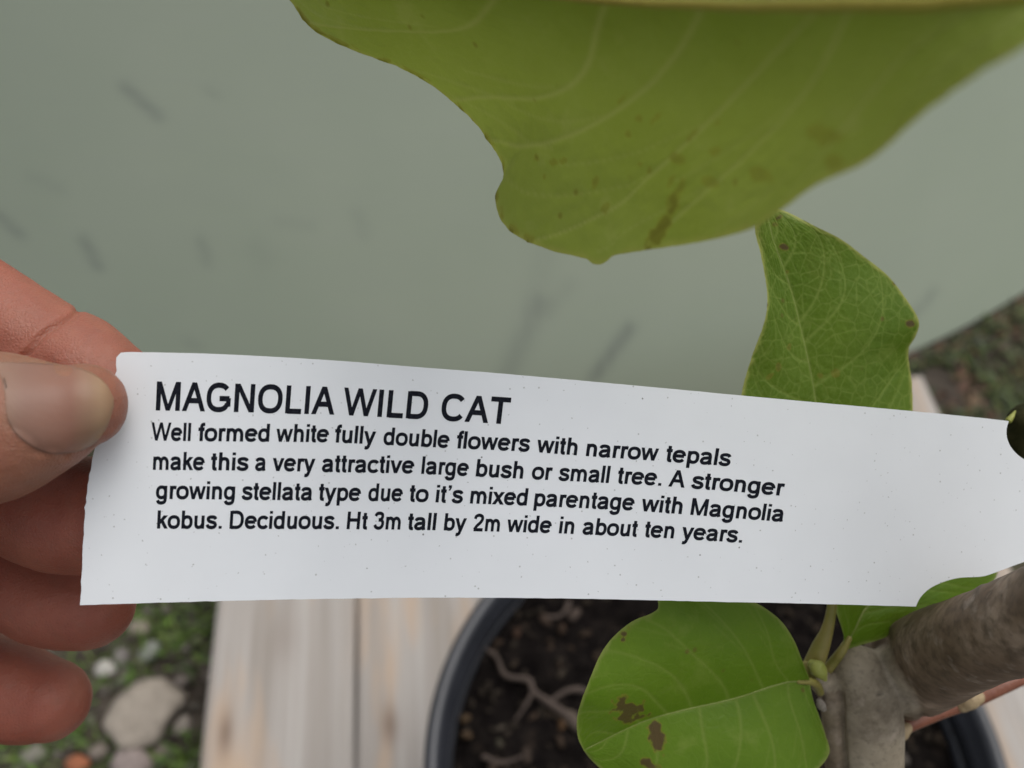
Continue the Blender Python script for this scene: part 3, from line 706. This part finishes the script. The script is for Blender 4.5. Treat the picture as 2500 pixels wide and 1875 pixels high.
over = bpy.data.objects['leaf'].copy(); COL.objects.link(over); over['label'] = 'added unseen leaf shading the large top leaf from above'  # unseen copies added only to shade the right end of the large leaf
over.parent = MAG; over2 = over.copy(); COL.objects.link(over2); over2['label'] = 'second added unseen leaf, deepening the shade on the large top leaf'; over.location = Vector(P(2420, 70, .063) - P(1750, 280, .092)) + Vector((.012, .017, .050))
over2.location = over.location + Vector((.012, .004, .018))
leaf('upright glossy leaf with netted veins standing above the tag',
     [(2030,1330,.168),(2010,1150,.167),(1989,965,.166),(1971,870,.165),(1930,703,.163),(1890,590,.161),(1866,500,.160)],
     [(2030,1330,.168),(1900,1260,.165),(1815,1120,.163),(1800,1010,.162),(1811,952,.162),(1840,872,.161),(1863,780,.161),(1868,700,.161),(1861,620,.160),(1845,556,.160),(1848,515,.160),(1866,500,.160)],
     [(2030,1330,.168),(2150,1250,.172),(2215,1120,.173),(2232,1003,.173),(2230,935,.173),(2221,895,.173),(2215,850,.172),(2230,818,.171),(2238,785,.170),(2216,737,.169),(2170,671,.167),(2100,619,.165),(2050,585,.164),(1990,554,.162),(1915,513,.161),(1866,500,.160)],
     340, 90, LEAF_T, 8, .13, .10, -1, .00018, .0014,
     [(1916,604,14,6,15,.8),(2222,790,16,7,15,1.0),(1902,530,9,4,-30,.6),(1893,548,6,4,0,.5),(1921,664,5,4,0,.5),(1925,849,6,6,0,.45),(1900,898,6,9,0,.4),(1880,918,12,5,-30,.3),(2105,614,6,5,0,.6),(2182,676,5,4,0,.7),(2184,692,4,4,0,.6),(1871,745,3,4,0,.7),(2003,918,8,6,0,.35),(2036,912,10,8,0,.3)], seed=7, ribr=(22, 9), veinw=.00024)
leaf('broad rounded leaf with brown spots below the tag',
     [(1978,1664,.1655),(1920,1666,.1645),(1790,1706,.163),(1650,1738,.161),(1560,1766,.160),(1425,1832,.159)],
     [(1978,1664,.1655),(1974,1652,0.1637),(1960,1615,0.1613),(1940,1568,0.1590),(1900,1508,0.1590),(1840,1466,0.1580),(1740,1438,0.1570),(1650,1430,0.1550),(1604,1455,0.1540),(1600,1484,0.1540),(1540,1520,0.1530),(1470,1598,0.1520),(1425,1680,0.1520),(1409,1742,0.1543),(1413,1805,0.1567),(1425,1832,.159)],
     [(1978,1664,.1655),(1980,1700,0.1658),(1994,1740,0.1667),(2018,1795,0.1675),(2030,1838,0.1665),(2002,1875,0.1655),(1900,1950,0.1635),(1750,1990,0.1625),(1600,1960,0.1625),(1490,1890,0.1617),(1440,1850,0.1608),(1425,1832,.159)],
     300, 90, LEAF_B, 7, .16, .08, -1, .00009, .0022,
     [(1532,1735,31,24,5,1.0),(1520,1752,8,10,0,.8),(1604,1797,18,42,-8,1.0),(1524,1549,6,6,0,.9),(1522,1561,6,6,0,.9),(1535,1533,3,3,0,.6),(1586,1868,22,10,25,.8),(1510,1705,5,4,0,.4),(1494,1712,4,4,0,.4)], seed=11, ribr=(30, 12), veinw=.00024)
leaf('small leaf at the fork tucked behind the corner of the tag',
     [(2052,1592,.1705),(2085,1540,.172),(2112,1488,.174),(2200,1390,.180),(2330,1330,.187),(2430,1290,.19)],
     [(2052,1592,.1705),(2054,1560,.170),(2046,1480,.170),(2080,1380,.173),(2200,1290,.18),(2330,1255,.187),(2430,1290,.19)],
     [(2052,1592,.1705),(2072,1588,.1715),(2110,1570,.173),(2180,1546,.176),(2236,1500,.179),(2280,1485,.181),(2400,1440,.187),(2440,1370,.19),(2430,1290,.19)],
     160, 50, LEAF_B, 7, .14, .08, -1, .00018, .0012, seed=15, ribr=(34, 14))
def part_tube(name, ch, mat, ns=16, n=30, label=None, parent=MAG, bump=0):
    p, r = chain(ch); v, f = tube(p, r, ns, n); o = mesh(name, v, f, mat, parent)
    if label: o['label'] = label
    return o
part_tube('petiole', [(1975,1634,.171,20),(1990,1612,.1705,23),(2004,1578,.170,21),(2019,1540,.169,15),(2029,1495,.1685,12),(2034,1440,.168,11),(2030,1330,.168,9)], PETIOLE)
part_tube('petiole', [(2022,1632,.173,13),(2038,1612,.172,12),(2056,1588,.1705,11),(2072,1560,.171,8)], PETIOLE)
part_tube('petiole', [(2003,1690,.171,9),(1994,1672,.168,10),(1978,1664,.1658,9),(1950,1664,.165,6)], PETIOLE)
part_tube('bud', [(1984,1622,.168,12),(1994,1630,.1672,20),(2004,1642,.167,17),(2014,1658,.1672,6)], BUD)
part_tube('bud', [(1968,1625,.170,12),(1972,1640,.1695,14),(1984,1652,.169,10)], PETIOLE)
def trunk():
    stem = [(2125,2500,.30,72),(2122,2150,.20,86),(2118,1875,.178,84),(2122,1760,.175,80),(2112,1690,.1735,76),(2092,1630,.173,56)]
    knob = [(2062,1655,.176,44),(2085,1632,.174,50),(2112,1628,.1745,48),(2140,1660,.175,52)]
    br = [(2130,1690,.190,70),(2180,1660,.188,100),(2260,1617,.174,114),(2350,1576,.156,112),(2500,1517,.137,112),(2850,1350,.112,150),(3200,900,.100,170),(3400,100,.096,170),(3450,-700,.1,170)]
    side = [(2075,2100,.20,30),(2050,1900,.178,32),(2042,1800,.176,33),(2036,1740,.1755,31),(2026,1690,.1745,32),(2004,1660,.173,30),(1992,1640,.172,22)]
    parts = []
    for c in (stem, knob, br, side):
        p, r = chain(c); parts.append(tube(p, r, 28, 60))
    me = remeshed(parts, .0006, 4); co = coords(me); nr = normals(me); px, py = proj(co)
    d = .00018 * fbm(co, 110, 3) + .00004 * fbm(co, 600, 3, 3)
    d -= .0013 * np.exp(-((px - np.interp(py, [1680, 1760, 1900], [2050, 2055, 2064])) / 7)**2) * np.clip((py - 1670) / 30, 0, 1)
    def ring(x, y, ax, ay, wd, dep):   # annual scar rings across the limb
        L = math.hypot(ax, ay); u = ((px - x)*ax + (py - y)*ay) / L
        return dep * np.exp(-(u / wd)**2) * (np.hypot(px - x, py - y) < 150)
    d += ring(2440, 1530, 9, -4, 14, .0003) - ring(2205, 1640, 9, -4, 10, .0006)
    setco(me, co + nr * d[:, None])
    pb, _ = chain(br[1:]); bs = cr(np.c_[pb, 0*pb[:, 0]], 90)[:, :3]; ps, _ = chain(stem[:-1]); ss = cr(np.c_[ps, 0*ps[:, 0]], 60)[:, :3]
    db = np.linalg.norm(co[:, None] - bs[None], axis=2).min(1); dsn = np.linalg.norm(co[:, None] - ss[None], axis=2).min(1)
    brown = np.clip((dsn - db) / .003 + .35 + .15 * fbm(co, 120, 3), 0, 1)
    gr = np.exp(-((dsn - db - .0012) / .0011)**2) * (px > 2085) * np.clip((2235 - px) / 40, 0, 1)
    setco(me, coords(me) - nr * (.0009 * gr)[:, None])
    brown = np.maximum(brown, np.clip((2065 - px) / 20, 0, .5) * (py > 1690))
    sc = np.exp(-((px - 2147) / 6)**2 - ((py - 1695) / 5)**2) + .9 * np.exp(-((px - 2012) / 6)**2 - ((py - 1700) / 14)**2)
    o = meshobj('trunk', me, BARK, MAG, True, {'brown': brown, 'scar': np.clip(sc, 0, 1)})
trunk()
part_tube('leaf_scar', [(2001,1712,.1722,8),(2005,1722,.172,11),(2010,1730,.1722,8)], mat_plain('scar_pale', (.22, .19, .16), (.34, .30, .26), 700, .8))
tw = part_tube('twig', [(2170,1790,.186,16),(2200,1775,.186,19),(2300,1735,.188,18),(2372,1708,.189,20),(2440,1678,.189,19),(2500,1650,.190,19),(2700,1560,.195,18)], TWIG, label='thin red-brown twig under the thick branch')
part_tube('twig_node', [(2350,1722,.1875,17),(2368,1710,.187,22),(2386,1703,.1875,17)], TWIGN, parent=tw)
part_tube('twig_node', [(2178,1788,.1845,17),(2196,1786,.184,23),(2212,1778,.1845,15)], TWIGN, parent=tw)
# bud on the twig behind the tag's notch
part_tube('twig', [(2520,1040,.175,60),(2500,1080,.176,48),(2506,1150,.177,44),(2560,1260,.178,44)], mat_plain('green_twig', (.022, .024, .010), (.05, .045, .02), 300, .9, .1), label='short dark green twig behind the notch of the tag')
part_tube('bud', [(2463,1026,.172,8),(2470,1017,.172,6),(2478,1004,.172,2)], BUD)
# roots lying on the soil
def root(pts, r):
    p = [G(x, y, ZS + .005) for x, y in pts]; v, f = tube(p, np.linspace(r, r*.5, len(p)), 8, 40); v = v + .0008 * np.array([[noise.noise(Vector(q) * 150)] * 3 for q in v])
    mesh('root', v, f, ROOT, MAG)
root([(1400,1765),(1362,1728),(1305,1690),(1292,1662),(1238,1652),(1212,1600),(1190,1585)], .0022)
root([(1440,1690),(1400,1682),(1360,1700),(1340,1716)], .002)
root([(1300,1690),(1285,1720),(1260,1755)], .0012)
root([(1390,1470),(1372,1500),(1325,1508)], .0016)
root([(1180,1850),(1230,1862),(1290,1840)], .0014)

# ------------------------------------------------------------------ ground dressing
def outside(x, y):
    return not (PX[0] - .004 < x < PX[-1] + .004 and -.56 < y < YEND + .003)
def infront(x, y): return math.hypot(x - PC[0], y - PC[1]) > PR + .006
def stones():
    cols = [(.30, .265, .22), (.36, .33, .29), (.22, .19, .16), (.42, .38, .33)]
    v, f = lump(.031, 8, 3, (1.05, .95, .42)); g = G(348, 1742, GZ + .012)
    a = math.radians(35); R = np.array([[math.cos(a), -math.sin(a), 0], [math.sin(a), math.cos(a), 0], [0, 0, 1]])
    o = tinted('stone', [(v @ R.T + g, f, (.42, .365, .305))], STONE); tag(o, 'largest pale brown stone on the ground left of the pallet', 'stone', 'stones lying in the grass')
    for k, (px, py, s, c, lb) in enumerate([
            (258,1632,.0085,(.55,.53,.48),'small near-white pebble beside the lowest fingertip'),
            (445,1772,.0085,(.33,.29,.25),'pale pebble between the largest stone and the pallet edge'),
            (340,1535,.009,(.36,.31,.25),'cream pebble under the lower left corner of the tag'),
            (365,1590,.010,(.27,.29,.255),'pale greenish pebble in the grass above the largest stone'),
            (322,1862,.016,(.38,.31,.29),'flat pinkish stone at the bottom edge below the largest stone'),
            (240,1836,.008,(.24,.20,.17),'brown pebble just above the orange brick fragment'),
            (395,1830,.007,(.22,.19,.155),'dull brown pebble below the right end of the largest stone'),
            (80,1845,.010,(.24,.23,.19),'grey-green pebble at the bottom left under the little finger'),
            (445,1660,.007,(.22,.19,.17),'dark pebble beside the pallet edge above the largest stone'),
            (298,1606,.008,(.24,.22,.21),'grey pebble to the right of the ring fingertip')]):
        v, f = lump(s, 20 + k, 2, (1.15, .95, .65)); o = tinted('stone', [(v @ rot(k + 50).T + G(px, py, GZ + s*.45), f, c)], STONE)
        tag(o, lb, 'stone', 'stones lying in the grass')
    v, f = lump(.009, 77, 2, (1.2, .9, .6)); o = tinted('brick_fragment', [(v + G(190, 1866, GZ + .005), f, (.42, .14, .065))], STONE); tag(o, 'small orange brick fragment on the gravel at the bottom left', 'fragment')
stones()
def gravel():
    it = []
    cols = [(.15, .13, .11), (.09, .075, .062), (.20, .18, .155), (.05, .042, .035), (.11, .10, .082)]
    for k in range(1500):
        x, y = RNG.uniform(-.62, -.215), RNG.uniform(.02, .46)
        if not outside(x, y): continue
        s = RNG.uniform(.0015, .0055); v, f = lump(s, k, 1, (1.2, 1, .7)); it.append((v @ rot(k).T + [x, y, GZ + s*.3 + .004*RNG.random()], f, cols[int(RNG.integers(5))]))
    o = tinted('gravel', it, STONE); o['kind'] = 'stuff'; tag(o, 'brown grey gravel strewn over the earth left of the pallet', 'gravel')
gravel()
def blades(name, label, cat, region, count, cols, hmin, hmax, wd, mat, mask, lie=.5):
    V, Fc, C = [], [], []
    k = 0; tries = 0
    while k < count and tries < count * 12:
        tries += 1
        x, y = RNG.uniform(region[0], region[1]), RNG.uniform(region[2], region[3])
        if not outside(x, y) or not infront(x, y): continue
        if mask(x, y) < RNG.random(): continue
        h = RNG.uniform(hmin, hmax); a = RNG.uniform(0, 6.283); w_ = wd * RNG.uniform(.6, 1.3); le = RNG.uniform(.1, lie*2) * h
        dx, dy = math.cos(a), math.sin(a); b = len(V)
        for q, (t, ww) in enumerate([(0, 1), (.55, .85), (1, .05)]):
            cx, cy, cz = x + dx*le*t*t, y + dy*le*t*t, GZ + .001 + h*t*(1 - .35*t*lie)
            V.append((cx - dy*w_*ww, cy + dx*w_*ww, cz)); V.append((cx + dy*w_*ww, cy - dx*w_*ww, cz))
        Fc += [[b, b+1, b+3, b+2], [b+2, b+3, b+5, b+4]]
        c = cols[int(RNG.integers(len(cols)))]; j = RNG.uniform(.75, 1.25); C += [(c[0]*j, c[1]*j, c[2]*j, 1)] * 6
        k += 1
    o = mesh(name, np.array(V), Fc, mat, None, True)
    at = o.data.attributes.new('tint', 'FLOAT_COLOR', 'POINT'); at.data.foreach_set('color', np.array(C, np.float32).ravel())
    o['kind'] = 'stuff'; tag(o, label, cat)
nz = lambda x, y, s, o=0: noise.fractal(Vector((x*s + o, y*s, 3.3)), 1, 2, 3)
def lmask(x, y):
    e = .6 if y > .33 else .26
    if x > -.27 and y > .29: e += .45
    return max(0, min(1, e + nz(x, y, 22) * 1.3))
blades('grass', 'short bright green grass growing through the gravel left of the pallet', 'grass', (-.75, -.21, -.05, .52), 5200, [(.10, .19, .03), (.13, .24, .035), (.07, .14, .03), (.17, .25, .05)], .006, .018, .0016, GRASS, lmask, .8)
blades('moss', 'dark green mossy ground cover between the pallet and the panel', 'ground cover', (.36, 1.0, .15, .95), 9000, [(.035, .065, .012), (.065, .11, .02), (.02, .032, .01), (.09, .11, .025)], .005, .016, .0024, GRASS, lambda x, y: max(0, min(1, .55 + nz(x, y, 24, 5) * 1.2)), 1.0)
blades('leaf_litter', 'dry red-brown leaf litter scattered over the mossy ground by the panel', 'leaf litter', (.36, 1.0, .15, .95), 1900, [(.13, .05, .03), (.16, .075, .045), (.08, .045, .025), (.18, .11, .06), (.05, .03, .02)], .004, .011, .0055, LITTER, lambda x, y: max(0, min(1, .5 + nz(x, y, 20, 9) * 1.4)), 1.6)
